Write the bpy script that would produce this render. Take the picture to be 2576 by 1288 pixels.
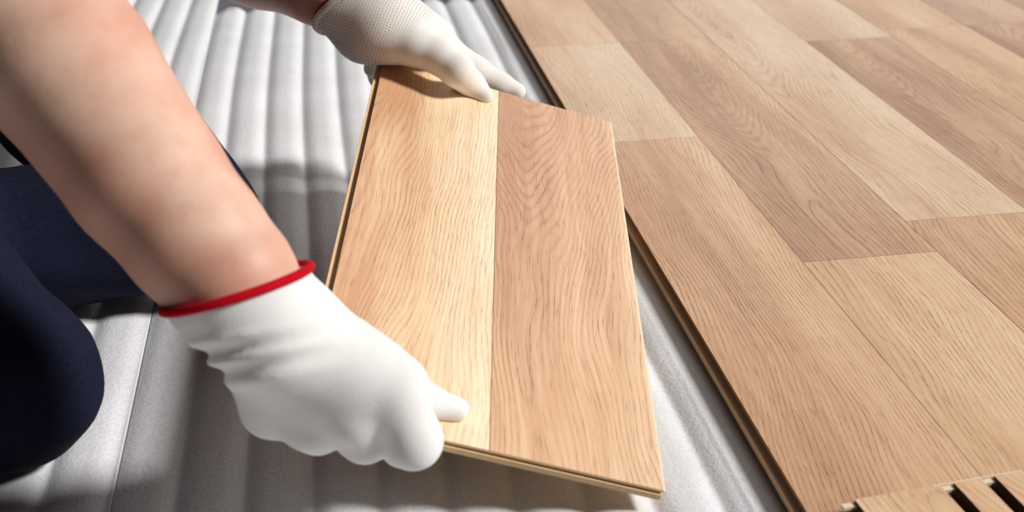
import bpy, math, random
import numpy as np
from mathutils import Vector, Matrix, noise

# ------------------------------------------------------------------ clear
for o in list(bpy.data.objects):
    bpy.data.objects.remove(o, do_unlink=True)
SC = bpy.context.scene
COL = SC.collection

# ------------------------------------------------------------------ camera (metres; laid floor surface is z = 0)
FPX = 3000.0
YAW, PITCH, ROLL = 0.16071, 0.47119, -0.0049
CAM = np.array([-0.21096, 0.0, 0.36908])
_f = np.array([math.sin(YAW) * math.cos(PITCH), math.cos(YAW) * math.cos(PITCH), -math.sin(PITCH)])
_r0 = np.array([math.cos(YAW), -math.sin(YAW), 0.0])
_u0 = np.cross(_r0, _f)
_r = _r0 * math.cos(ROLL) + _u0 * math.sin(ROLL)
_u = -_r0 * math.sin(ROLL) + _u0 * math.cos(ROLL)
cd = bpy.data.cameras.new('camera')
cam = bpy.data.objects.new('camera', cd)
COL.objects.link(cam)
cam.matrix_world = Matrix(((_r[0], _u[0], -_f[0], CAM[0]), (_r[1], _u[1], -_f[1], CAM[1]), (_r[2], _u[2], -_f[2], CAM[2]), (0, 0, 0, 1)))
cd.sensor_width = 36.0
cd.lens = FPX / 2576.0 * 36.0
cd.clip_start = 0.02
cd.dof.use_dof = True
cd.dof.focus_distance = 0.74
cd.dof.aperture_fstop = 9.0
SC.camera = cam

# ------------------------------------------------------------------ light and exposure
SC.view_settings.view_transform = 'Standard'
SC.view_settings.look = 'None'
SC.view_settings.gamma = 1.0
SC.view_settings.use_curve_mapping = False
SC.view_settings.exposure = 0.0
world = bpy.data.worlds.new('room_light')
SC.world = world
world.use_nodes = True
wn = world.node_tree
wn.nodes.clear()
wo = wn.nodes.new('ShaderNodeOutputWorld')
wb = wn.nodes.new('ShaderNodeBackground')
wt = wn.nodes.new('ShaderNodeTexCoord')
wdot = wn.nodes.new('ShaderNodeVectorMath'); wdot.operation = 'DOT_PRODUCT'
wdot.inputs[1].default_value = Vector((0.30, 0.85, 0.42)).normalized()
wr = wn.nodes.new('ShaderNodeValToRGB')
wr.color_ramp.elements[0].position = 0.88
wr.color_ramp.elements[0].color = (0.014, 0.0125, 0.013, 1)
wr.color_ramp.elements[1].position = 0.985
wr.color_ramp.elements[1].color = (1.0, 1.0, 1.0, 1)
wn.links.new(wt.outputs['Generated'], wdot.inputs[0])
wn.links.new(wdot.outputs['Value'], wr.inputs[0])
wn.links.new(wr.outputs[0], wb.inputs[0])
wb.inputs[1].default_value = 1.45
wn.links.new(wb.outputs[0], wo.inputs[0])
sd = bpy.data.lights.new('window_daylight', 'SUN')
sd.energy = 4.25
sd.angle = math.radians(11)
sd.color = (1.0, 0.985, 0.965)
sun = bpy.data.objects.new('window_daylight', sd)
COL.objects.link(sun)
SUN_FROM = Vector((1.32, -0.36, 1.0)).normalized()
sun.rotation_euler = SUN_FROM.to_track_quat('Z', 'Y').to_euler()
sun.location = SUN_FROM * 3

# ------------------------------------------------------------------ helpers
def ray(px, py):
    return _f + (px - 1288.0) / FPX * _r + (644.0 - py) / FPX * _u
def P(px, py, d):                       # a point at true depth d along a sight line
    return CAM + ray(px, py) * d
def PZ(px, py, z):                      # where a sight line meets a level plane
    q = ray(px, py)
    return CAM + q * ((z - CAM[2]) / q[2])
def srgb(r, g, b):
    def c(v):
        v /= 255.0
        return v / 12.92 if v <= 0.04045 else ((v + 0.055) / 1.055) ** 2.4
    return (c(r), c(g), c(b), 1.0)

def mesh_obj(name, verts, faces, mats, parent=None, smooth=True, mat_idx=None):
    me = bpy.data.meshes.new(name)
    verts = np.asarray(verts, dtype=float)
    me.from_pydata([tuple(v) for v in verts], [], [tuple(int(i) for i in f) for f in faces])
    if not isinstance(mats, (list, tuple)):
        mats = [mats]
    for m in mats:
        me.materials.append(m)
    if mat_idx is not None:
        me.polygons.foreach_set('material_index', mat_idx)
    if smooth:
        me.polygons.foreach_set('use_smooth', [True] * len(me.polygons))
    me.update()
    o = bpy.data.objects.new(name, me)
    COL.objects.link(o)
    if parent:
        o.parent = parent
    return o
def tag(o, label=None, cat=None, group=None, kind=None):
    if label: o['label'] = label
    if cat: o['category'] = cat
    if group: o['group'] = group
    if kind: o['kind'] = kind
    return o
def empty(name, M):
    o = bpy.data.objects.new(name, None)
    o.empty_display_size = 0.02
    COL.objects.link(o)
    o.matrix_world = M
    return o
class Geo:
    def __init__(s):
        s.v, s.f = [], []
    def box(s, x0, x1, y0, y1, z0, z1):
        n = len(s.v)
        s.v += [(x0, y0, z0), (x1, y0, z0), (x1, y1, z0), (x0, y1, z0), (x0, y0, z1), (x1, y0, z1), (x1, y1, z1), (x0, y1, z1)]
        s.f += [(n, n + 3, n + 2, n + 1), (n + 4, n + 5, n + 6, n + 7), (n, n + 1, n + 5, n + 4), (n + 1, n + 2, n + 6, n + 5), (n + 2, n + 3, n + 7, n + 6), (n + 3, n, n + 4, n + 7)]
        return s

# ------------------------------------------------------------------ materials
class N:
    """small node-graph writer"""
    def __init__(s, name):
        s.m = bpy.data.materials.new(name)
        s.m.use_nodes = True
        s.t = s.m.node_tree
        s.t.nodes.clear()
        s.out = s.t.nodes.new('ShaderNodeOutputMaterial')
        s.b = s.t.nodes.new('ShaderNodeBsdfPrincipled')
        s.t.links.new(s.b.outputs[0], s.out.inputs[0])
    def set(s, sock, v):
        if hasattr(v, 'is_output'):
            s.t.links.new(v, sock)
        else:
            sock.default_value = v
    def math(s, op, a, b=0.0, c=None, clamp=False):
        n = s.t.nodes.new('ShaderNodeMath'); n.operation = op; n.use_clamp = clamp
        s.set(n.inputs[0], a); s.set(n.inputs[1], b)
        if c is not None: s.set(n.inputs[2], c)
        return n.outputs[0]
    def coords(s, kind='Object'):
        n = s.t.nodes.new('ShaderNodeTexCoord')
        return n.outputs[kind]
    def sep(s, v):
        n = s.t.nodes.new('ShaderNodeSeparateXYZ'); s.set(n.inputs[0], v)
        return n.outputs
    def comb(s, x, y, z=0.0):
        n = s.t.nodes.new('ShaderNodeCombineXYZ')
        s.set(n.inputs[0], x); s.set(n.inputs[1], y); s.set(n.inputs[2], z)
        return n.outputs[0]
    def noise(s, vec, scale=1.0, detail=2.0, rough=0.5, dist=0.0):
        n = s.t.nodes.new('ShaderNodeTexNoise')
        s.set(n.inputs['Vector'], vec)
        n.inputs['Scale'].default_value = scale; n.inputs['Detail'].default_value = detail
        n.inputs['Roughness'].default_value = rough; n.inputs['Distortion'].default_value = dist
        return n.outputs[0]
    def mapr(s, v, a, b, c=0.0, d=1.0, smooth=True):
        n = s.t.nodes.new('ShaderNodeMapRange')
        n.interpolation_type = 'SMOOTHSTEP' if smooth else 'LINEAR'
        s.set(n.inputs[0], v)
        for i, q in enumerate((a, b, c, d)):
            n.inputs[i + 1].default_value = q
        return n.outputs[0]
    def mix(s, fac, a, b, mode='MIX'):
        n = s.t.nodes.new('ShaderNodeMix'); n.data_type = 'RGBA'; n.blend_type = mode
        s.set(n.inputs[0], fac); s.set(n.inputs[6], a); s.set(n.inputs[7], b)
        return n.outputs[2]
    def bump(s, h, strength, dist):
        n = s.t.nodes.new('ShaderNodeBump')
        n.inputs['Strength'].default_value = strength; n.inputs['Distance'].default_value = dist
        s.set(n.inputs['Height'], h)
        s.t.links.new(n.outputs[0], s.b.inputs['Normal'])
    def P(s, **k):
        for a, v in k.items():
            s.set(s.b.inputs[a.replace('_', ' ')], v)

def wood(name, light, mid, dark, seed, xc=0.03, x0=0.0, w=0.0965, edge=1, A=55.0, CF=5000.0, y0=0.0, line=0.5, pores=0.5, tonebias=0.0, warp=1.0, rough=0.42, lw=0.11, ym=-1.0, eg=0.55, gy=0.0):
    """oak decor paper: arched growth rings around xc, pore streaks, lighter sapwood towards one edge"""
    n = N(name)
    o = n.sep(n.coords())
    x = n.math('SUBTRACT', o[0], x0)
    y = n.math('SUBTRACT', o[1], y0)
    sx = seed * 3.17; sy = seed * 7.31
    wn_ = n.noise(n.comb(n.math('MULTIPLY_ADD', x, 9.0, sx), n.math('MULTIPLY_ADD', y, 3.2, sy)), 1.0, 2.0, 0.5)
    wn2 = n.noise(n.comb(n.math('MULTIPLY_ADD', x, 40.0, sy), n.math('MULTIPLY_ADD', y, 9.0, sx)), 1.0, 2.0, 0.55)
    wv = n.math('MULTIPLY', n.math('SUBTRACT', wn_, 0.5), 0.055 * warp)
    xx = n.math('ADD', x, wv)
    dx = n.math('SUBTRACT', xx, xc)
    # parabola that turns into straight lines away from the heart
    q = n.math('SQRT', n.math('MULTIPLY_ADD', dx, dx, 0.00022))
    f = n.math('MULTIPLY', q, CF * 0.055)
    ys = n.math('SUBTRACT', y, ym)
    yt = n.math('MULTIPLY', n.math('ADD', n.math('SQRT', n.math('MULTIPLY_ADD', ys, ys, 0.0009)), ys), 0.5)
    f = n.math('MULTIPLY_ADD', yt, A, f)
    wn3 = n.noise(n.comb(n.math('MULTIPLY_ADD', x, 14.0, sy + 3), n.math('MULTIPLY_ADD', y, 6.5, sx + 6)), 1.0, 1.0, 0.5)
    f = n.math('MULTIPLY_ADD', wn3, 5.0 * warp, f)
    f = n.math('MULTIPLY_ADD', wn2, 2.2 * warp, f)
    fr = n.math('FRACT', f)
    tri = n.math('ABSOLUTE', n.math('SUBTRACT', fr, 0.5))          # 0..0.5
    ln = n.mapr(tri, 0.0, lw, 1.0, 0.0)
    soft = n.mapr(tri, 0.0, 0.5, 1.0, 0.0)
    # line strength varies over the surface
    lv = n.noise(n.comb(n.math('MULTIPLY_ADD', x, 38.0, sx + 5), n.math('MULTIPLY_ADD', y, 9.0, sy + 2)), 1.0, 3.0, 0.6)
    lvm = n.mapr(lv, 0.36, 0.66, 0.1, 1.0)
    brk = n.noise(n.comb(n.math('MULTIPLY_ADD', x, 900.0, sx), n.math('MULTIPLY_ADD', y, 110.0, sy)), 1.0, 2.0, 0.6)
    brm = n.mapr(brk, 0.38, 0.62, 0.15, 1.0)
    lines = n.math('MULTIPLY', n.math('MULTIPLY', ln, lvm), brm)
    # pores: short dark dashes along the grain
    pn = n.noise(n.comb(n.math('MULTIPLY_ADD', xx, 1300.0, sx), n.math('MULTIPLY_ADD', y, 42.0, sy)), 1.0, 1.0, 0.5)
    pm = n.mapr(pn, 0.62, 0.76, 0.0, 1.0)
    # fibres and tone
    fb = n.noise(n.comb(n.math('MULTIPLY_ADD', xx, 240.0, sy), n.math('MULTIPLY_ADD', y, 5.0, sx)), 1.0, 3.0, 0.6)
    tn = n.noise(n.comb(n.math('MULTIPLY_ADD', x, 24.0, sy + 9), n.math('MULTIPLY_ADD', y, 3.5, sx + 4)), 1.0, 3.0, 0.55)
    g = n.math('MULTIPLY', x, 1.0 / w)
    if edge < 0:
        g = n.math('SUBTRACT', 1.0, g)
    tone = n.math('MULTIPLY_ADD', n.math('SUBTRACT', tn, 0.5), 1.7, n.math('MULTIPLY_ADD', g, eg if edge else 0.0, 0.515 - eg / 2 + tonebias if edge else 0.5 + tonebias))
    tone = n.math('MULTIPLY_ADD', y, gy, tone)
    tone = n.math('MULTIPLY_ADD', n.math('SUBTRACT', fb, 0.5), 0.9, tone)
    tone = n.math('MULTIPLY_ADD', soft, -0.16, tone, clamp=True)
    c = n.mix(n.mapr(tone, 0.0, 0.5, 0, 1, False), dark, mid)
    c = n.mix(n.mapr(tone, 0.5, 1.0, 0, 1, False), c, light)
    c = n.mix(n.math('MULTIPLY', lines, line), c, tuple(v * 0.40 for v in dark[:3]) + (1,))
    c = n.mix(n.math('MULTIPLY', pm, pores * 0.42), c, tuple(v * 0.32 for v in dark[:3]) + (1,))
    # a few dark mineral streaks
    kn = n.noise(n.comb(n.math('MULTIPLY_ADD', xx, 120.0, sy + 1), n.math('MULTIPLY_ADD', y, 7.0, sx + 8)), 1.0, 2.0, 0.5)
    c = n.mix(n.mapr(kn, 0.70, 0.80, 0.0, 0.45), c, tuple(v * 0.35 for v in dark[:3]) + (1,))
    n.P(Base_Color=c, Roughness=n.math('MULTIPLY_ADD', lines, 0.12, rough))
    n.b.inputs['Specular IOR Level'].default_value = 0.45
    h = n.math('MULTIPLY_ADD', lines, -1.0, n.math('MULTIPLY', fb, 0.25))
    h = n.math('MULTIPLY_ADD', pm, -0.6, h)
    n.bump(h, 0.55, 0.0006)
    return n.m

def mdf(name, col, k=0.35):
    n = N(name)
    c = n.coords()
    a = n.noise(c, 900.0, 3.0, 0.7)
    b = n.noise(c, 60.0, 2.0, 0.5)
    v = n.math('MULTIPLY_ADD', b, 0.3, a)
    n.P(Base_Color=n.mix(n.mapr(v, 0.4, 0.95), tuple(x * (1 - k) for x in col[:3]) + (1,), col), Roughness=0.85)
    n.bump(a, 0.4, 0.0004)
    return n.m
M_MDF = mdf('mdf_pale', srgb(232, 196, 150), 0.2)
M_MDFD = mdf('mdf_brown', srgb(158, 122, 76))
M_SEAM = mdf('seam_dark', srgb(158, 116, 82), 0.1)
M_EDGE = mdf('edge_cream', srgb(240, 222, 192), 0.1)

def foam_mat():
    n = N('foam_white')
    c = n.coords()
    a = n.noise(c, 420.0, 3.0, 0.65)
    b = n.noise(c, 1500.0, 2.0, 0.6)
    d = n.noise(c, 16.0, 2.0, 0.5)
    n.P(Base_Color=n.mix(n.mapr(n.math('MULTIPLY_ADD', a, 0.6, n.math('MULTIPLY', d, 0.4)), 0.35, 0.65), srgb(220, 219, 220), srgb(235, 235, 237)),
        Roughness=n.mapr(b, 0.3, 0.7, 0.24, 0.52))
    n.b.inputs['Specular IOR Level'].default_value = 0.6
    n.b.inputs['Subsurface Weight'].default_value = 0.0
    n.bump(n.math('MULTIPLY_ADD', b, 0.6, a), 0.5, 0.0008)
    return n.m
M_FOAM = foam_mat()
def concrete():
    n = N('subfloor_grey')
    c = n.coords()
    a = n.noise(c, 160.0, 4.0, 0.7)
    b = n.noise(c, 14.0, 3.0, 0.6)
    v = n.math('MULTIPLY_ADD', b, 0.5, n.math('MULTIPLY', a, 0.5))
    n.P(Base_Color=n.mix(n.mapr(v, 0.35, 0.65), srgb(84, 84, 94), srgb(108, 108, 118)), Roughness=0.8)
    n.bump(a, 0.3, 0.001)
    return n.m
def skin():
    n = N('skin')
    c = n.coords()
    a = n.noise(c, 16.0, 2.0, 0.5)
    b = n.noise(c, 700.0, 2.0, 0.6)
    f = n.noise(c, 70.0, 3.0, 0.6)
    col = n.mix(n.mapr(a, 0.38, 0.64), srgb(222, 182, 160), srgb(208, 156, 134))
    col = n.mix(n.mapr(f, 0.4, 0.7, 0.0, 0.25), col, srgb(196, 128, 102))
    n.P(Base_Color=col, Roughness=0.5)
    n.b.inputs['Subsurface Weight'].default_value = 0.06
    n.b.inputs['Subsurface Radius'].default_value = (0.008, 0.003, 0.0015)
    n.b.inputs['Subsurface Scale'].default_value = 1.0
    n.b.inputs['Specular IOR Level'].default_value = 0.35
    n.bump(n.math('MULTIPLY_ADD', f, 0.5, b), 0.12, 0.0008)
    return n.m
def knit(name, base, e1, e2, e3, org, dot_axis=None, dot_to=0.0):
    """machine-knit yarn: rows along e1, columns along e2; open mesh dots before dot_to on dot_axis"""
    n = N(name)
    c = n.coords()
    def dot(v):
        d = n.t.nodes.new('ShaderNodeVectorMath'); d.operation = 'DOT_PRODUCT'
        s_ = n.t.nodes.new('ShaderNodeVectorMath'); s_.operation = 'SUBTRACT'
        n.set(s_.inputs[0], c); s_.inputs[1].default_value = tuple(org)
        n.t.links.new(s_.outputs[0], d.inputs[0]); d.inputs[1].default_value = tuple(v)
        return d.outputs['Value']
    u, v = dot(e1), dot(e2)
    wob = n.noise(c, 45.0, 2.0, 0.5)
    u2 = n.math('MULTIPLY_ADD', wob, 0.004, u)
    v2 = n.math('MULTIPLY_ADD', wob, 0.004, v)
    su = n.math('SINE', n.math('MULTIPLY', u2, 2 * math.pi / 0.0011))
    sv = n.math('SINE', n.math('MULTIPLY', v2, 2 * math.pi / 0.0014))
    fine = n.math('MULTIPLY', su, sv)
    nz = n.noise(c, 900.0, 2.0, 0.6)
    h = n.math('MULTIPLY_ADD', su, 0.35, n.math('MULTIPLY_ADD', fine, 0.3, nz))
    col = n.mix(n.mapr(n.noise(c, 28.0, 2.0, 0.5), 0.35, 0.7), base, tuple(x * 0.93 for x in base[:3]) + (1,))
    if dot_axis is not None:
        du = n.math('SINE', n.math('MULTIPLY', u2, 2 * math.pi / 0.0020))
        dv = n.math('SINE', n.math('MULTIPLY', v2, 2 * math.pi / 0.0018))
        dd = n.mapr(n.math('MULTIPLY', n.mapr(du, 0.1, 0.9), n.mapr(dv, 0.1, 0.9)), 0.15, 0.7)
        edge = n.mapr(n.math('ADD', dot(dot_axis), n.math('MULTIPLY', v, 0.35)), dot_to - 0.004, dot_to + 0.003, 1.0, 0.0)
        dd = n.math('MULTIPLY', dd, edge)
        col = n.mix(n.math('MULTIPLY', dd, 0.88), col, tuple(x * 0.22 for x in base[:3]) + (1,))
        h = n.math('MULTIPLY_ADD', dd, -2.0, h)
    n.P(Base_Color=col, Roughness=0.9)
    n.b.inputs['Specular IOR Level'].default_value = 0.2
    n.b.inputs['Sheen Weight'].default_value = 0.15
    n.b.inputs['Subsurface Weight'].default_value = 0.35
    n.b.inputs['Subsurface Radius'].default_value = (0.009, 0.008, 0.007)
    n.b.inputs['Subsurface Scale'].default_value = 1.0
    n.bump(h, 0.35, 0.0006)
    return n.m
def cloth(name, c1, c2, scale=500.0):
    n = N(name)
    c = n.coords()
    o = n.sep(c)
    tw = n.math('SINE', n.math('MULTIPLY', n.math('ADD', n.math('ADD', o[0], o[1]), n.math('MULTIPLY', o[2], 1.6)), 2 * math.pi / 0.0016))
    a = n.noise(c, scale, 3.0, 0.7)
    b = n.noise(c, 12.0, 2.0, 0.5)
    v = n.math('MULTIPLY_ADD', a, 0.6, n.math('MULTIPLY', b, 0.4))
    n.P(Base_Color=n.mix(n.mapr(v, 0.35, 0.65), c1, c2), Roughness=0.95)
    n.b.inputs['Specular IOR Level'].default_value = 0.15
    n.bump(n.math('MULTIPLY_ADD', tw, 0.2, a), 0.25, 0.0006)
    return n.m
M_SKIN = skin()
M_RED = cloth('cuff_red', srgb(170, 0, 18), srgb(205, 8, 32), 900)
M_NAVY = cloth('navy_cloth', srgb(14, 16, 32), srgb(24, 27, 48))
M_SHIRT = cloth('shirt_cloth', srgb(40, 44, 60), srgb(58, 62, 80))
M_HAIR = cloth('hair_brown', srgb(38, 26, 18), srgb(60, 42, 30), 200)

# ------------------------------------------------------------------ subfloor and foam underlay
g = Geo().box(-3, 3, -2, 4, -0.06, -0.016)
tag(mesh_obj('floor', g.v, g.f, concrete(), smooth=False), kind='structure')

PITCHX = 0.0335
def foam_sheet(name, x0, x1, y0, y1, dz, seed, farcurl=0.0):
    xs = np.arange(x0, x1 + 1e-9, 0.0014)
    ys = np.linspace(y0, y1, int((y1 - y0) / 0.011) + 1)
    rng = np.random.RandomState(seed)
    X, Y = np.meshgrid(xs, ys)
    ph = 0
    for k in range(5):
        a, b, c = rng.uniform(1.5, 6), rng.uniform(1, 5), rng.uniform(0, 6.3)
        ph = ph + 0.0009 * np.sin(a * X * 2 + b * Y * 2 + c)
    s = np.abs(np.sin(np.pi * (X + 0.334 + ph) / PITCHX))
    prof = 1 - (1 - np.sqrt(s * s * 0.97 + 0.03)) ** 1.55
    low = 0
    for k in range(4):
        a, b, c = rng.uniform(4, 16), rng.uniform(3, 14), rng.uniform(0, 6.3)
        low = low + 0.00035 * np.sin(a * X + b * Y + c)
    amp = 0.0043
    top = -0.0155 + dz + amp * prof + np.where(X < -0.02, low, low * 0.2)
    top = np.minimum(top, np.where(X > -0.006, -0.0103, 9))
    ny, nx = X.shape
    V = np.stack([X, Y, top], -1).reshape(-1, 3)
    # scalloped far edge: the crests reach a little further than the valleys
    V[(ny - 1) * nx:, 1] += 0.015 * prof[-1]
    idx = np.arange(ny * nx).reshape(ny, nx)
    F = np.stack([idx[:-1, :-1], idx[:-1, 1:], idx[1:, 1:], idx[1:, :-1]], -1).reshape(-1, 4).tolist()
    # underside: real thickness of 2 mm
    bot = V.copy(); bot[:, 2] = np.maximum(V[:, 2] - 0.0022, -0.0158)
    nb = len(V)
    V = np.vstack([V, bot])
    F += [[a + nb, d + nb, c + nb, b + nb] for a, b, c, d in F[:]]
    def rim(line, flip):
        for p, q in zip(line[:-1], line[1:]):
            F.append([p, q, q + nb, p + nb] if flip else [q, p, p + nb, q + nb])
    rim(idx[0].tolist(), False); rim(idx[-1].tolist(), True)
    rim(idx[:, 0].tolist(), True); rim(idx[:, -1].tolist(), False)
    return mesh_obj(name, V, F, M_FOAM)
fa = foam_sheet('foam_underlay', -0.3341, 0.62, 0.02, 1.425, 0.0, 3)
tag(fa, 'white ribbed foam underlay sheet with scalloped far end, under the lifted plank', 'foam sheet', 'ribbed foam underlay sheets')
fb_ = foam_sheet('foam_underlay', -0.95, -0.3340, 0.02, 1.80, 0.0, 3)
tag(fb_, 'white ribbed foam underlay sheet beneath the kneeling legs, reaching past the grey subfloor gap', 'foam sheet', 'ribbed foam underlay sheets')

# ------------------------------------------------------------------ laid laminate planks
SW = 0.0965
TH = 0.0090
def C3(*t): return [srgb(*c) for c in t]
PAL = {
    'pale': C3((240, 214, 182), (228, 194, 158), (208, 166, 130)),
    'tan': C3((238, 203, 164), (222, 178, 137), (196, 148, 110)),
    'pink': C3((232, 196, 162), (214, 172, 138), (188, 144, 114)),
    'brown': C3((230, 192, 152), (204, 160, 122), (174, 128, 95)),
    'honey': C3((240, 206, 166), (224, 182, 140), (202, 156, 116)),
}
def plank(label, xl, width, y0, y1, strips, M=None, group='laid laminate planks', lip=0.0032, end_open=False, edge_line=False, th=TH):
    """strips: list of (xa, xb, [(ya, yb, material)...]) in plank-local metres; local top surface is z = 0"""
    if M is None:
        M = Matrix.Translation((xl, 0, 0))
    root = empty('laminate_plank', M @ Matrix.Translation((0, 0, 0)))
    tag(root, label, 'floor plank', group)
    w = width
    ye = 0.003 if end_open else 0.0
    t = 0.0003
    z1, z2 = -0.0020 * th / TH, -0.0042 * th / TH
    g = Geo()
    g.box(0.0, w, y0, y1, z1, -t)                                     # upper lip
    g.box(0.0055, w - 0.0005, y0 + ye * 1.6, y1, z2, z1)          # groove bottom (set back)
    g.box(0.0012, w - 0.0005, y0 - (0.0007 if end_open else 0), y1, -th, z2)
    mesh_obj('core', g.v, g.f, M_MDFD if not end_open else M_MDF, root, smooth=False)
    g = Geo()
    g.box(-lip, 0.0012, y0 + 0.0004, y1 - 0.0004, -th, z2 - 0.0008)
    g.box(-lip, -lip + 0.0012, y0 + 0.0004, y1 - 0.0004, z2 - 0.0008, z2 - 0.0003)
    mesh_obj('tongue', g.v, g.f, M_MDF, root, smooth=False)
    # decor layer: one mesh, its strips are surface pattern
    V, F, MI, mats = [], [], [], []
    e = 0.00022
    def quadslab(xa, xb, ya, yb, mat, z=0.0):
        if mat not in mats: mats.append(mat)
        n0 = len(V)
        V.extend([(xa, ya, z), (xb, ya, z), (xb, yb, z), (xa, yb, z), (xa, ya, -t), (xb, ya, -t), (xb, yb, -t), (xa, yb, -t)])
        fs = [(n0, n0 + 1, n0 + 2, n0 + 3), (n0, n0 + 4, n0 + 5, n0 + 1), (n0 + 1, n0 + 5, n0 + 6, n0 + 2), (n0 + 2, n0 + 6, n0 + 7, n0 + 3), (n0 + 3, n0 + 7, n0 + 4, n0)]
        F.extend(fs); MI.extend([mats.index(mat)] * 5)
    for xa, xb, segs in strips:
        for ya, yb, mat in segs:
            quadslab(xa + e, xb - e, ya + e, yb - e, mat)
    quadslab(e, w - e, y0 + e, y1 - e, M_SEAM, -0.00013)                    # fine dark joint lines between strips
    if edge_line:
        quadslab(w - e, w + 0.0011, y0, y1, M_EDGE, -0.00015)
    mesh_obj('decor_layer', V, F, mats, root, smooth=False, mat_idx=MI)
    return root
_ws = [0]
def W(pal, xc, x0, edge=1, **k):
    _ws[0] += 1
    l, m, d = PAL[pal]
    return wood('oak_%s' % pal, l, m, d, _ws[0] * 1.37 + 0.2, xc=xc, x0=x0, edge=edge, **k)

J1, J2, J3, J4, J5, J6, J7 = 1.183, 0.9075, 0.6725, 0.721, 1.1525, 1.178, 1.333
plank('oak-look laminate plank at the open edge of the laid floor, beside the lifted plank', 0.0, 2 * SW, 0.02, J1 - 0.0002, [
    (0, SW, [(0.02, J2, W('tan', -0.035, 0, 1, A=-34, line=0.5, tonebias=-0.13, warp=0.6, CF=6200.0)), (J2, J1, W('pale', 0.14, 0, 1, A=25, line=0.3, tonebias=0.05, warp=0.8))]),
    (SW, 2 * SW, [(0.02, J3, W('honey', 0.13, SW, 1, A=30, line=0.32, tonebias=0.0, warp=0.8)), (J3, J1, W('brown', 0.045, SW, 1, A=-45, ym=0.86, line=0.36, tonebias=-0.02))]),
])
plank('oak-look laminate plank at the open edge, beyond the plank end joint near the upper glove', 0.0, 2 * SW, J1 + 0.0002, 2.4, [
    (0, SW, [(J1, 2.4, W('tan', 0.14, 0, 1, A=30, line=0.3, tonebias=0.08))]),
    (SW, 2 * SW, [(J1, 2.4, W('brown', -0.03, SW, 1, A=30, line=0.3, tonebias=0.0))]),
])
plank('oak-look laminate plank in second row, with one pale and one grey-brown strip', 2 * SW, 2 * SW, 0.25, 1.62, [
    (0, SW, [(0.25, J4, W('tan', -0.03, 0, 0, A=-30, line=0.5, tonebias=-0.1, warp=0.8)), (J4, J7, W('pale', 0.020, 0, 1, A=-30, ym=1.0, line=0.33, tonebias=0.0)), (J7, 1.62, W('tan', 0.03, 0, 1, A=35, line=0.3))]),
    (SW, 2 * SW, [(0.25, J5, W('brown', 0.030, SW, 1, A=-44, ym=0.93, line=0.42, tonebias=-0.06)), (J5, 1.62, W('pale', 0.14, SW, 1, A=30, line=0.35))]),
])
plank('oak-look laminate plank in third row, nearer of its two boards', 4 * SW, 2 * SW, 0.35, J6 - 0.0002, [
    (0, SW, [(0.35, J6, W('tan', 0.13, 0, 1, A=35, line=0.35, tonebias=0.05))]),
    (SW, 2 * SW, [(0.35, J6, W('brown', 0.04, SW, 1, A=35, line=0.45))]),
])
plank('oak-look laminate plank in third row, farther of its two boards', 4 * SW, 2 * SW, J6 + 0.0002, 2.45, [
    (0, SW, [(J6, 2.45, W('tan', 0.14, 0, 1, A=30, line=0.3, tonebias=0.05))]),
    (SW, 2 * SW, [(J6, 2.45, W('pink', 0.13, SW, 1, A=30, line=0.3))]),
])
plank('oak-look laminate plank in fourth row, only a sliver in the far corner', 6 * SW, 2 * SW, 0.6, 1.95, [
    (0, SW, [(0.6, 1.95, W('tan', 0.14, 0, 1, A=30, line=0.3))]),
    (SW, 2 * SW, [(0.6, 1.95, W('pale', 0.13, SW, 1, A=30, line=0.3))]),
])

# ------------------------------------------------------------------ the plank being held
def rot(a, b, c):
    ca, sa, cb, sb, cc, sc_ = math.cos(a), math.sin(a), math.cos(b), math.sin(b), math.cos(c), math.sin(c)
    return np.array([[cc, -sc_, 0], [sc_, cc, 0], [0, 0, 1]]) @ np.array([[cb, 0, sb], [0, 1, 0], [-sb, 0, cb]]) @ np.array([[1, 0, 0], [0, ca, -sa], [0, sa, ca]])
BS = 0.925
BR = CAM + BS * (np.array([-0.051, 0.487, -0.029]) - CAM)
BM = rot(0.116, 0.301, -0.131)
BW, BL_ = 0.193 * BS, 0.429 * BS
HB = BR + BM @ np.array([-BW, 0, 0])
Mh = Matrix.Identity(4)
for i in range(3):
    for j in range(3):
        Mh[i][j] = BM[i, j]
    Mh[i][3] = HB[i]
hw = BW / 2
plank('short cut laminate plank with a light and a darker strip, lifted by both gloved hands', 0, BW, 0, BL_, [
    (0, hw, [(0, BL_, wood('oak_held_light', *C3((248, 226, 192), (232, 194, 152), (208, 158, 120)), 4.1, xc=-0.01, w=hw, edge=1, A=-26, ym=0.12, line=0.32, warp=1.1, tonebias=0.06, pores=0.7, lw=0.085, eg=0.95, CF=6500.0))]),
    (hw, BW, [(0, BL_, wood('oak_held_brown', *C3((238, 204, 166), (220, 176, 138), (192, 144, 110)), 9.3, xc=0.024, x0=hw, w=hw, edge=1, A=-62, ym=0.21, line=0.42, warp=1.1, tonebias=0.19, pores=0.8, lw=0.095, eg=0.6, gy=-1.0, CF=6000.0))]),
], M=Mh, group=None, lip=0.0040, end_open=True, edge_line=True, th=0.0060)

def board_depth(px, py, lift=0.0):      # depth of the held plank's surface on a sight line
    n = BM[:, 2]
    q = ray(px, py)
    return float(((BR + n * lift) - CAM) @ n / (q @ n))

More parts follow.
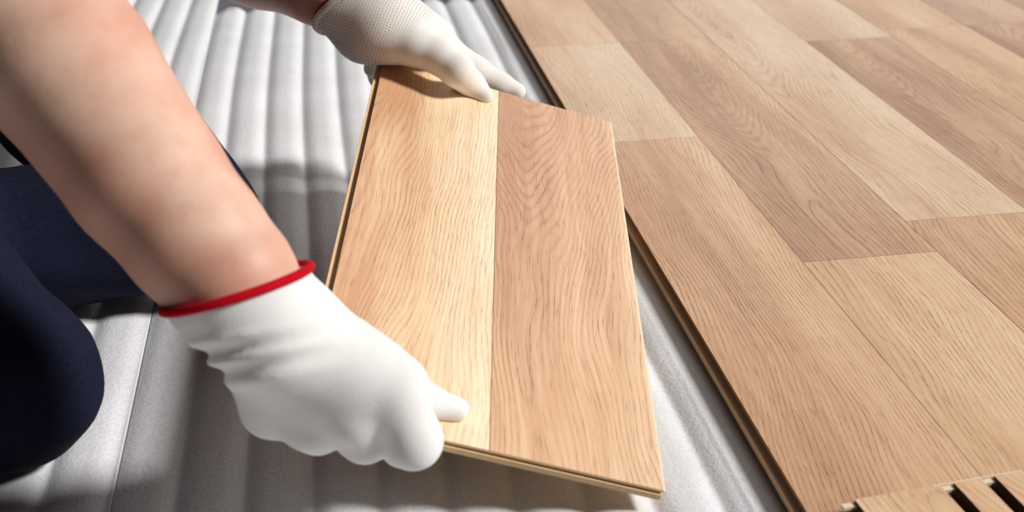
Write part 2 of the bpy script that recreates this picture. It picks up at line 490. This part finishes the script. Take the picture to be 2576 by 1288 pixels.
# ------------------------------------------------------------------ grooved offcut at the corner
zt = 0.010
A0 = PZ(2150, 1256, zt); A1 = PZ(2569, 1183, zt)
e1 = (A1 - A0) / np.linalg.norm(A1 - A0)
e2 = np.array([e1[1], -e1[0], 0])        # towards the camera
Lb = float(np.linalg.norm(A1 - A0))
Mb = Matrix(((e1[0], -e2[0], 0, A0[0]), (e1[1], -e2[1], 0, A0[1]), (0, 0, 1, 0), (0, 0, 0, 1)))
blk = empty('grooved_board', Mb)
tag(blk, 'short grooved wooden board with dark slots lying on the laid floor in the corner', 'wooden board')
def loc(px, py):
    q = PZ(px, py, zt) - A0
    return q @ e1, q @ e2
s2 = loc(2370, 1226)[0]; s3 = loc(2472, 1208)[0]
sw = 0.0075
slots = [(-sw, 0.0), (s2, s2 + sw), (s3, s3 + sw)]
g = Geo(); gt = Geo()
ends = [0.0] + [v for s in slots[1:] for v in s] + [Lb]
for i in range(0, len(ends), 2):
    g.box(ends[i], ends[i + 1], -0.16, 0, 0.0035, zt - 0.0004)
g.box(-sw, Lb, -0.16, 0, 0.0002, 0.0035)
g.box(-sw, Lb, -0.16, -0.158, 0.0035, zt - 0.0004)
mesh_obj('core', g.v, g.f, mdf('mdf_dark', srgb(92, 64, 42)), blk, smooth=False)
for a, b in slots:
    g = Geo().box(a + 0.0004, b - 0.0004, -0.0034, -0.0002, zt - 0.0032, zt - 0.0014)
    mesh_obj('slot_end', g.v, g.f, M_EDGE, blk, smooth=False)['label'] = 'pale end of a slot'
g = Geo()
for i in range(0, len(ends), 2):
    g.box(ends[i], ends[i + 1], -0.16, 0, zt - 0.0004, zt)
mesh_obj('decor_layer', g.v, g.f, W('honey', 0.04, 0, 0, A=30, line=0.3, tonebias=0.05), blk, smooth=False)
g = Geo().box(s2 - 0.004, Lb, -0.0008, 0.0, zt - 0.0003, zt + 0.0002)
mesh_obj('end_bevel', g.v, g.f, M_EDGE, blk, smooth=False)

# ------------------------------------------------------------------ smooth bodies from rounded limbs (distance field + surface nets)
def cone(a, b, ra, rb, k=0.01):
    return (np.array(a, float), np.array(b, float), float(ra), float(rb), float(k))
def field(prims, lo, hi, vox):
    n = np.ceil((hi - lo) / vox).astype(int) + 1
    D = np.full(n, 1.0, dtype=np.float32)
    ax = [lo[i] + vox * np.arange(n[i]) for i in range(3)]
    for a, b, ra, rb, k in prims:
        m = max(ra, rb) + max(k * 2.2, 4 * vox)
        l = np.clip(np.floor((np.minimum(a, b) - m - lo) / vox).astype(int), 0, n - 1)
        h = np.clip(np.ceil((np.maximum(a, b) + m - lo) / vox).astype(int) + 1, 1, n)
        if np.any(h <= l): continue
        X, Y, Z = np.meshgrid(ax[0][l[0]:h[0]], ax[1][l[1]:h[1]], ax[2][l[2]:h[2]], indexing='ij')
        ab = b - a; L2 = max(float(ab @ ab), 1e-12)
        t = np.clip(((X - a[0]) * ab[0] + (Y - a[1]) * ab[1] + (Z - a[2]) * ab[2]) / L2, 0, 1)
        d = np.sqrt((X - a[0] - t * ab[0]) ** 2 + (Y - a[1] - t * ab[1]) ** 2 + (Z - a[2] - t * ab[2]) ** 2) - (ra + (rb - ra) * t)
        S = D[l[0]:h[0], l[1]:h[1], l[2]:h[2]]
        hh = np.clip(k - np.abs(S - d), 0, None) / k
        D[l[0]:h[0], l[1]:h[1], l[2]:h[2]] = np.minimum(S, d) - hh * hh * k * 0.25
    return D, ax
def nets(D, ax):
    s = D < 0
    n = D.shape
    c = [slice(0, -1), slice(1, None)]
    cnt = np.zeros([q - 1 for q in n], np.float32)
    acc = np.zeros([q - 1 for q in n] + [3], np.float32)
    corners = [(i, j, k) for i in (0, 1) for j in (0, 1) for k in (0, 1)]
    anyc = np.zeros(cnt.shape, bool); allc = np.ones(cnt.shape, bool)
    for i, j, k in corners:
        q = s[c[i], c[j], c[k]]; anyc |= q; allc &= q
    act = np.argwhere(anyc & ~allc)
    vid = -np.ones(cnt.shape, np.int64); vid[tuple(act.T)] = np.arange(len(act))
    pos = np.zeros((len(act), 3)); w = np.zeros(len(act))
    for p in corners:
        for a in range(3):
            if p[a] == 0:
                q = list(p); q[a] = 1
                v0 = D[tuple((act + p).T)]; v1 = D[tuple((act + q).T)]
                cr = (v0 < 0) != (v1 < 0)
                t = np.where(cr, v0 / np.where(cr, v0 - v1, 1), 0)
                pt = np.array(p, float) + np.zeros((len(act), 3)); pt[:, a] = t
                pos += pt * cr[:, None]; w += cr
    pos = (pos / w[:, None] + act)
    vox = ax[0][1] - ax[0][0]
    V = pos * vox + np.array([ax[0][0], ax[1][0], ax[2][0]])
    F = []
    for a in range(3):
        sl0 = [slice(None)] * 3; sl1 = [slice(None)] * 3
        sl0[a] = slice(0, -1); sl1[a] = slice(1, None)
        e = np.argwhere(s[tuple(sl0)] != s[tuple(sl1)])
        b, c2 = (a + 1) % 3, (a + 2) % 3
        e = e[(e[:, b] > 0) & (e[:, c2] > 0) & (e[:, b] < n[b] - 1) & (e[:, c2] < n[c2] - 1)]
        o = [np.zeros(3, int) for _ in range(4)]
        o[1][b] = -1; o[2][b] = -1; o[2][c2] = -1; o[3][c2] = -1
        q = np.stack([vid[tuple((e + k).T)] for k in o], 1)
        fl = ~s[tuple(e.T)]
        q[fl] = q[fl][:, ::-1]
        F.append(q)
    F = np.vstack(F)
    F = F[(F >= 0).all(1)]
    return V, F
def relax(V, F, it=2, lam=0.5):
    E = np.vstack([F[:, [i, (i + 1) % 4]] for i in range(4)])
    deg = np.bincount(E[:, 0], minlength=len(V)) + np.bincount(E[:, 1], minlength=len(V))
    for _ in range(it):
        A = np.zeros_like(V)
        for k in range(3):
            A[:, k] = np.bincount(E[:, 0], V[E[:, 1], k], len(V)) + np.bincount(E[:, 1], V[E[:, 0], k], len(V))
        V = V + lam * (A / np.maximum(deg, 1)[:, None] - V)
    return V
def body_mesh(name, prims, vox, mat, parent=None, cut=None, deform=None, it=2):
    a = np.array([[p[0] - max(p[2], p[3]), p[0] + max(p[2], p[3]), p[1] - max(p[2], p[3]), p[1] + max(p[2], p[3])] for p in prims]).reshape(-1, 3)
    lo = a.min(0) - 4 * vox - 0.006; hi = a.max(0) + 4 * vox + 0.006
    D, ax = field(prims, lo, hi, vox)
    if deform is not None or cut is not None:
        X, Y, Z = np.meshgrid(*ax, indexing='ij')
        if deform is not None: D = D + deform(X, Y, Z).astype(np.float32)
        if cut is not None:
            for c0, n0 in cut:
                D = np.maximum(D, -((X - c0[0]) * n0[0] + (Y - c0[1]) * n0[1] + (Z - c0[2]) * n0[2]).astype(np.float32))
    V, F = nets(D, ax)
    V = relax(V, F, it)
    o = mesh_obj(name, V, F, mat, parent)
    return o, (D, ax)
def sample(fld, pts):
    D, ax = fld
    vox = ax[0][1] - ax[0][0]
    q = (np.asarray(pts) - np.array([ax[0][0], ax[1][0], ax[2][0]])) / vox
    i = np.clip(np.floor(q).astype(int), 0, np.array(D.shape) - 2); t = q - i
    r = 0
    for a in (0, 1):
        for b in (0, 1):
            for c in (0, 1):
                w = (t[:, 0] if a else 1 - t[:, 0]) * (t[:, 1] if b else 1 - t[:, 1]) * (t[:, 2] if c else 1 - t[:, 2])
                r = r + w * D[i[:, 0] + a, i[:, 1] + b, i[:, 2] + c]
    return r
def tube_ring(name, pts, r, mat, parent, flat=1.0, nrm=None):
    pts = np.array(pts); n = len(pts)
    cen = pts.mean(0)
    V, F = [], []
    m = 10
    for i in range(n):
        t = pts[(i + 1) % n] - pts[i - 1]; t /= np.linalg.norm(t)
        o = pts[i] - cen; o -= t * (o @ t); o /= np.linalg.norm(o)
        b = np.cross(t, o)
        for j in range(m):
            a = 2 * math.pi * j / m
            V.append(pts[i] + o * r * math.cos(a) + b * r * flat * math.sin(a))
    for i in range(n):
        for j in range(m):
            F.append((i * m + j, i * m + (j + 1) % m, ((i + 1) % n) * m + (j + 1) % m, ((i + 1) % n) * m + j))
    return mesh_obj(name, V, F, mat, parent)

# ------------------------------------------------------------------ joints of the two arms (J = joint, radius)
def bd(px, py, r): return board_depth(px, py) - r * 0.9
# near hand
nW = P(625, 750, .515)
n_el = P(-170, -270, .555)
near_hand = {
    'index': [(P(990, 985, .530), .0145), (P(1040, 1108, .537), .0128), (P(1015, 1118, .565), .0105), (P(965, 1085, .585), .009)],
    'middle': [(P(890, 1040, .532), .0145), (P(918, 1098, .541), .0118), (P(900, 1100, .566), .0102), (P(860, 1075, .588), .009)],
    'ring': [(P(785, 1058, .540), .0138), (P(800, 1078, .548), .0115), (P(795, 1085, .572), .0098), (P(775, 1065, .592), .0085)],
    'little': [(P(680, 1025, .550), .0130), (P(690, 1045, .558), .0105), (P(700, 1055, .577), .009), (P(705, 1045, .593), .008)],
    'thumb': [(P(870, 880, .550), .0150), (P(985, 945, bd(985, 945, .0125)), .0120), (P(1070, 1010, bd(1070, 1010, .009)), .0085), (P(1150, 1031, bd(1150, 1031, .0062)), .0062)],
}
near_palm = [cone(P(640, 850, .522), near_hand['little'][0][0], .0185, .0125, .010), cone(P(670, 850, .520), near_hand['ring'][0][0], .0195, .0138, .010),
             cone(P(705, 840, .520), near_hand['middle'][0][0], .0200, .0145, .010), cone(P(745, 830, .522), near_hand['index'][0][0], .0185, .0145, .010),
             cone(P(755, 815, .528), near_hand['thumb'][0][0], .0165, .0150, .010),
             cone(P(810, 900, .528), P(890, 965, .530), .017, .016, .010),
             cone(P(985, 975, .534), P(700, 1020, .548), .0130, .0122, .012), cone(P(900, 930, .533), P(720, 960, .540), .0165, .0150, .012)]
near_wrist = [cone(P(535, 640, .514), P(592, 712, .515), .0302, .0300, .004), cone(P(592, 712, .515), P(695, 840, .518), .0300, .0255, .006)]
def fingers(h, grow=0.0, k=0.0035):
    out = []
    for nm, ch in h.items():
        for (a, ra), (b, rb) in zip(ch[:-1], ch[1:]):
            out.append(cone(a, b, ra + grow, rb + grow, k))
    return out
# far hand
fW = P(895, 12, .862)
f_el = P(430, -330, .95)
far_hand = {
    'index': [(P(1075, 92, .895), .0120), (P(1125, 128, .902), .0115), (P(1197, 178, .911), .0108), (P(1258, 213, .917), .0092), (P(1300, 230, .918), .0070)],
    'middle': [(P(1095, 105, .888), .0140), (P(1135, 165, .930), .0110), (P(1080, 200, .940), .0095), (P(1020, 205, .935), .0085)],
    'ring': [(P(1050, 112, .900), .0130), (P(1075, 170, .940), .0105), (P(1010, 200, .940), .0095), (P(952, 196, .915), .0080)],
    'little': [(P(1005, 112, .905), .0120), (P(1000, 165, .935), .0100), (P(960, 175, .925), .0085), (P(938, 172, .905), .0072)],
    'thumb': [(P(1040, 112, .862), .0150), (P(1105, 142, .861), .0128), (P(1150, 176, .860), .0121), (P(1184, 212, bd(1184, 212, .0108) - .004), .0104), (P(1220, 241, bd(1220, 241, .0072)), .0068)],
}
far_palm = [cone(P(925, 55, .870), far_hand['little'][0][0], .0200, .0135, .014), cone(P(930, 45, .868), far_hand['ring'][0][0], .0210, .0145, .014),
            cone(P(940, 35, .864), far_hand['middle'][0][0], .0210, .0150, .014), cone(P(955, 25, .862), far_hand['index'][0][0], .0200, .0150, .014),
            cone(P(925, 90, .868), far_hand['thumb'][0][0], .0185, .0150, .012)]
far_wrist = [cone(P(845, 8, .858), P(905, 70, .866), .0225, .0205, .012), cone(P(920, -30, .858), P(955, 20, .862), .0215, .0210, .012),
             cone(P(895, 0, .858), P(930, 50, .862), .0230, .0230, .012)]

# ------------------------------------------------------------------ person
r_sh = np.array([-0.56, 0.66, 0.55]); l_sh = np.array([-0.57, 1.02, 0.55])
chest = np.array([-0.68, 0.84, 0.52]); belly = np.array([-0.84, 0.83, 0.42]); hip = np.array([-0.93, 0.82, 0.28])
neck0 = np.array([-0.60, 0.84, 0.62]); headc = np.array([-0.50, 0.84, 0.72])
body = []
def shrink(pr, s): return [cone(a, b, max(ra - s, .003), max(rb - s, .003), k) for a, b, ra, rb, k in pr]
body += [cone(n_el, P(173, 175, .532), .0412, .0388, .004), cone(P(173, 175, .532), P(368, 446, .522), .0388, .0340, .004),
         cone(P(368, 446, .522), P(494, 602, .517), .0340, .0306, .004), cone(P(494, 602, .517), P(583, 702, .515), .0306, .0282, .004),
         cone(P(583, 702, .515), P(690, 835, .518), .0280, .0215, .004)]
body += [cone(r_sh, n_el, .052, .042, .02)]
body += shrink(near_palm, .004) + fingers(near_hand, -.0035, .002)
body += [cone(l_sh, f_el, .052, .042, .02), cone(f_el, P(650, -130, .90), .042, .040, .02), cone(P(650, -130, .90), P(800, -30, .868), .040, .0275, .02),
         cone(P(800, -30, .868), P(910, 30, .862), .0250, .0190, .006), cone(P(740, -75, .875), P(850, 0, .862), .0275, .0200, .006)]
body += shrink(far_palm, .004) + fingers(far_hand, -.0035, .002)
body += [cone(chest, r_sh, .10, .055, .05), cone(chest, l_sh, .10, .055, .05), cone(chest, belly, .115, .105, .05), cone(belly, hip, .105, .12, .05),
         cone(chest, neck0, .08, .052, .03), cone(neck0, headc, .05, .05, .02),
         cone(headc + [0.0, 0, 0.03], headc + [0.03, 0, -0.03], .078, .062, .02), cone(headc + [0.07, 0, -0.055], headc + [0.05, 0, -0.08], .03, .028, .02),
         cone(headc + [0.095, 0, -0.02], headc + [0.108, 0, -0.045], .008, .011, .008),
         cone(headc + [0.02, -.082, -.01], headc + [0.015, -.086, -.03], .010, .008, .006), cone(headc + [0.02, .082, -.01], headc + [0.015, .086, -.03], .010, .008, .006)]
person, _ = body_mesh('person', body, 0.0034, M_SKIN, it=3)
tag(person, 'person in navy trousers kneeling on the foam, both gloved hands lifting a short plank', 'person')

# gloves
def img_dir(dx, dy):
    v = dx * _r - dy * _u
    return v / np.linalg.norm(v)
def make_glove(prims, c0, n0, mat, vox, deform=None, rr=.0016, roll=0.0, out=0.0006):
    gl, fld = body_mesh('glove', prims, vox, mat, person, cut=[(c0, n0)], deform=deform, it=2)
    a = np.cross(n0, [0, 0, 1.0]); a /= np.linalg.norm(a); b = np.cross(n0, a)
    pts = []
    pl = c0 + n0 * 0.0012
    for i in range(72):
        th = 2 * math.pi * i / 72
        dr = a * math.cos(th) + b * math.sin(th)
        rs = np.linspace(0.004, 0.06, 160)
        v = sample(fld, pl + rs[:, None] * dr)
        j = np.argmax(v > 0) if (v > 0).any() else len(rs) - 1
        pts.append(c0 + dr * (rs[j] + out))
    pts = np.array(pts)
    for _ in range(3):
        pts = (np.roll(pts, 1, 0) + pts * 2 + np.roll(pts, -1, 0)) / 4
    if roll:
        tube_ring('cuff_roll', [p - (p - pts.mean(0)) * .02 + n0 * .0016 for p in pts], roll, mat, gl)
        pts = pts - n0 * .0020 - (pts - pts.mean(0)) * .06
    tube_ring('cuff_trim', pts, rr, M_RED, gl)['label'] = 'red knitted cuff edge'
    return gl, fld
view = ray(620, 740); view /= np.linalg.norm(view)
nd = img_dir(112, 348)
nn = nd * math.cos(.16) + view * math.sin(.16)
nc = P(607, 722, .515)
hand_ax = (near_hand['middle'][0][0] - nc); hl = np.linalg.norm(hand_ax); hand_ax /= hl
side_ax = img_dir(0.8, -0.6)
def near_def(X, Y, Z):
    ux = img_dir(0.20, 0.98)
    t = (X - nc[0]) * ux[0] + (Y - nc[1]) * ux[1] + (Z - nc[2]) * ux[2]
    s = (X - nc[0]) * side_ax[0] + (Y - nc[1]) * side_ax[1] + (Z - nc[2]) * side_ax[2]
    fall = np.clip((0.026 - s) / 0.045, 0, 1)
    d = 0
    for tc, wd, am in ((.0200, .0022, .0018), (.0255, .0022, -.0022), (.0295, .0020, .0017), (.0345, .0026, -.0020), (.0405, .0030, .0012)):
        d = d - am * np.exp(-((t - tc + 0.12 * s * 0) / wd) ** 2)
    return d * fall
near_mat = knit('glove_knit', srgb(233, 231, 228), hand_ax, side_ax, view, nc)
g1, gf1 = make_glove(near_wrist + near_palm + fingers(near_hand, 0, .004), nc, nn, near_mat, 0.0014, near_def, rr=.0021)
g1['label'] = 'white knitted work glove with red cuff, thumb on top of the plank'
view2 = ray(890, 30); view2 /= np.linalg.norm(view2)
nd2 = img_dir(75, 145)
nn2 = nd2 * math.cos(.22) - view2 * math.sin(.22)
nc2 = P(888, 20, .860)
ax2 = img_dir(0.92, 0.42); side2 = img_dir(-0.42, 0.92)
far_mat = knit('glove_mesh_knit', srgb(232, 228, 222), ax2, side2, view2, nc2, dot_axis=ax2, dot_to=0.046)
g2, gf2 = make_glove(far_wrist + far_palm + fingers(far_hand, 0, .004), nc2, nn2, far_mat, 0.0016, None, rr=.0013, roll=.0026)
g2['label'] = 'white knitted work glove with open mesh cuff, gripping the far end of the plank'

# trousers
nk = P(55, 962, .612); nth = P(-380, 560, .68); nsh = P(-420, 1130, .60)
fk = P(486, 556, .778); fth = P(-100, -100, .95); fsh = P(-260, 640, .735)
rh = np.array([-0.90, 0.72, 0.27]); lh = np.array([-0.92, 0.93, 0.28])
tr = [cone(nk, nth, .0395, .058, .02), cone(nth, rh, .058, .095, .04), cone(nk + [-.01, 0, 0], nsh, .040, .046, .02), cone(nsh, np.array([nsh[0] - .2, nsh[1] + .05, .035]), .046, .04, .02),
      cone(fk, P(190, 230, .86), .0435, .061, .006), cone(P(190, 230, .86), fth, .061, .080, .01), cone(fth, lh, .094, .10, .04),
      cone(fk + [-.01, 0, 0], fsh, .044, .048, .02), cone(fsh, np.array([fsh[0] - .2, fsh[1] + .02, .04]), .048, .04, .02),
      cone(rh, lh, .115, .115, .05), cone(hip, hip + [0.05, 0, .06], .14, .13, .05)]
def tr_def(X, Y, Z):
    return 0.0012 * np.sin(X * 90 + Z * 60) * np.sin(Y * 70 - Z * 50 + 1) + 0.0008 * np.sin(Z * 160 + X * 50)
tro, _ = body_mesh('trousers', tr, 0.0045, M_NAVY, person, deform=tr_def, it=3)
sh = [cone(chest, r_sh, .106, .062, .05), cone(chest, l_sh, .106, .062, .05), cone(chest, belly, .122, .114, .05), cone(belly, hip + [0.02, 0, .05], .114, .125, .05),
      cone(r_sh, r_sh + (n_el - r_sh) * .45, .062, .060, .03), cone(l_sh, l_sh + (f_el - l_sh) * .45, .062, .060, .03)]
body_mesh('shirt', sh, 0.006, M_SHIRT, person, it=3)
hr = [cone(headc + [-0.01, 0, 0.045], headc + [-0.03, 0, 0.0], .082, .078, .02), cone(headc + [0.03, 0, .065], headc + [-0.01, 0, 0.05], .06, .075, .02)]
body_mesh('hair', hr, 0.005, M_HAIR, person)
for s_ in (-1, 1):
    e_, _ = body_mesh('eye', [cone(headc + [.088, .03 * s_, -.004], headc + [.0881, .03 * s_, -.004], .011, .011, .004)], 0.0025, M_EDGE, person)
body_mesh('mouth', [cone(headc + [.098, -.02, -.073], headc + [.098, .02, -.073], .004, .004, .004)], 0.002, M_RED, person)
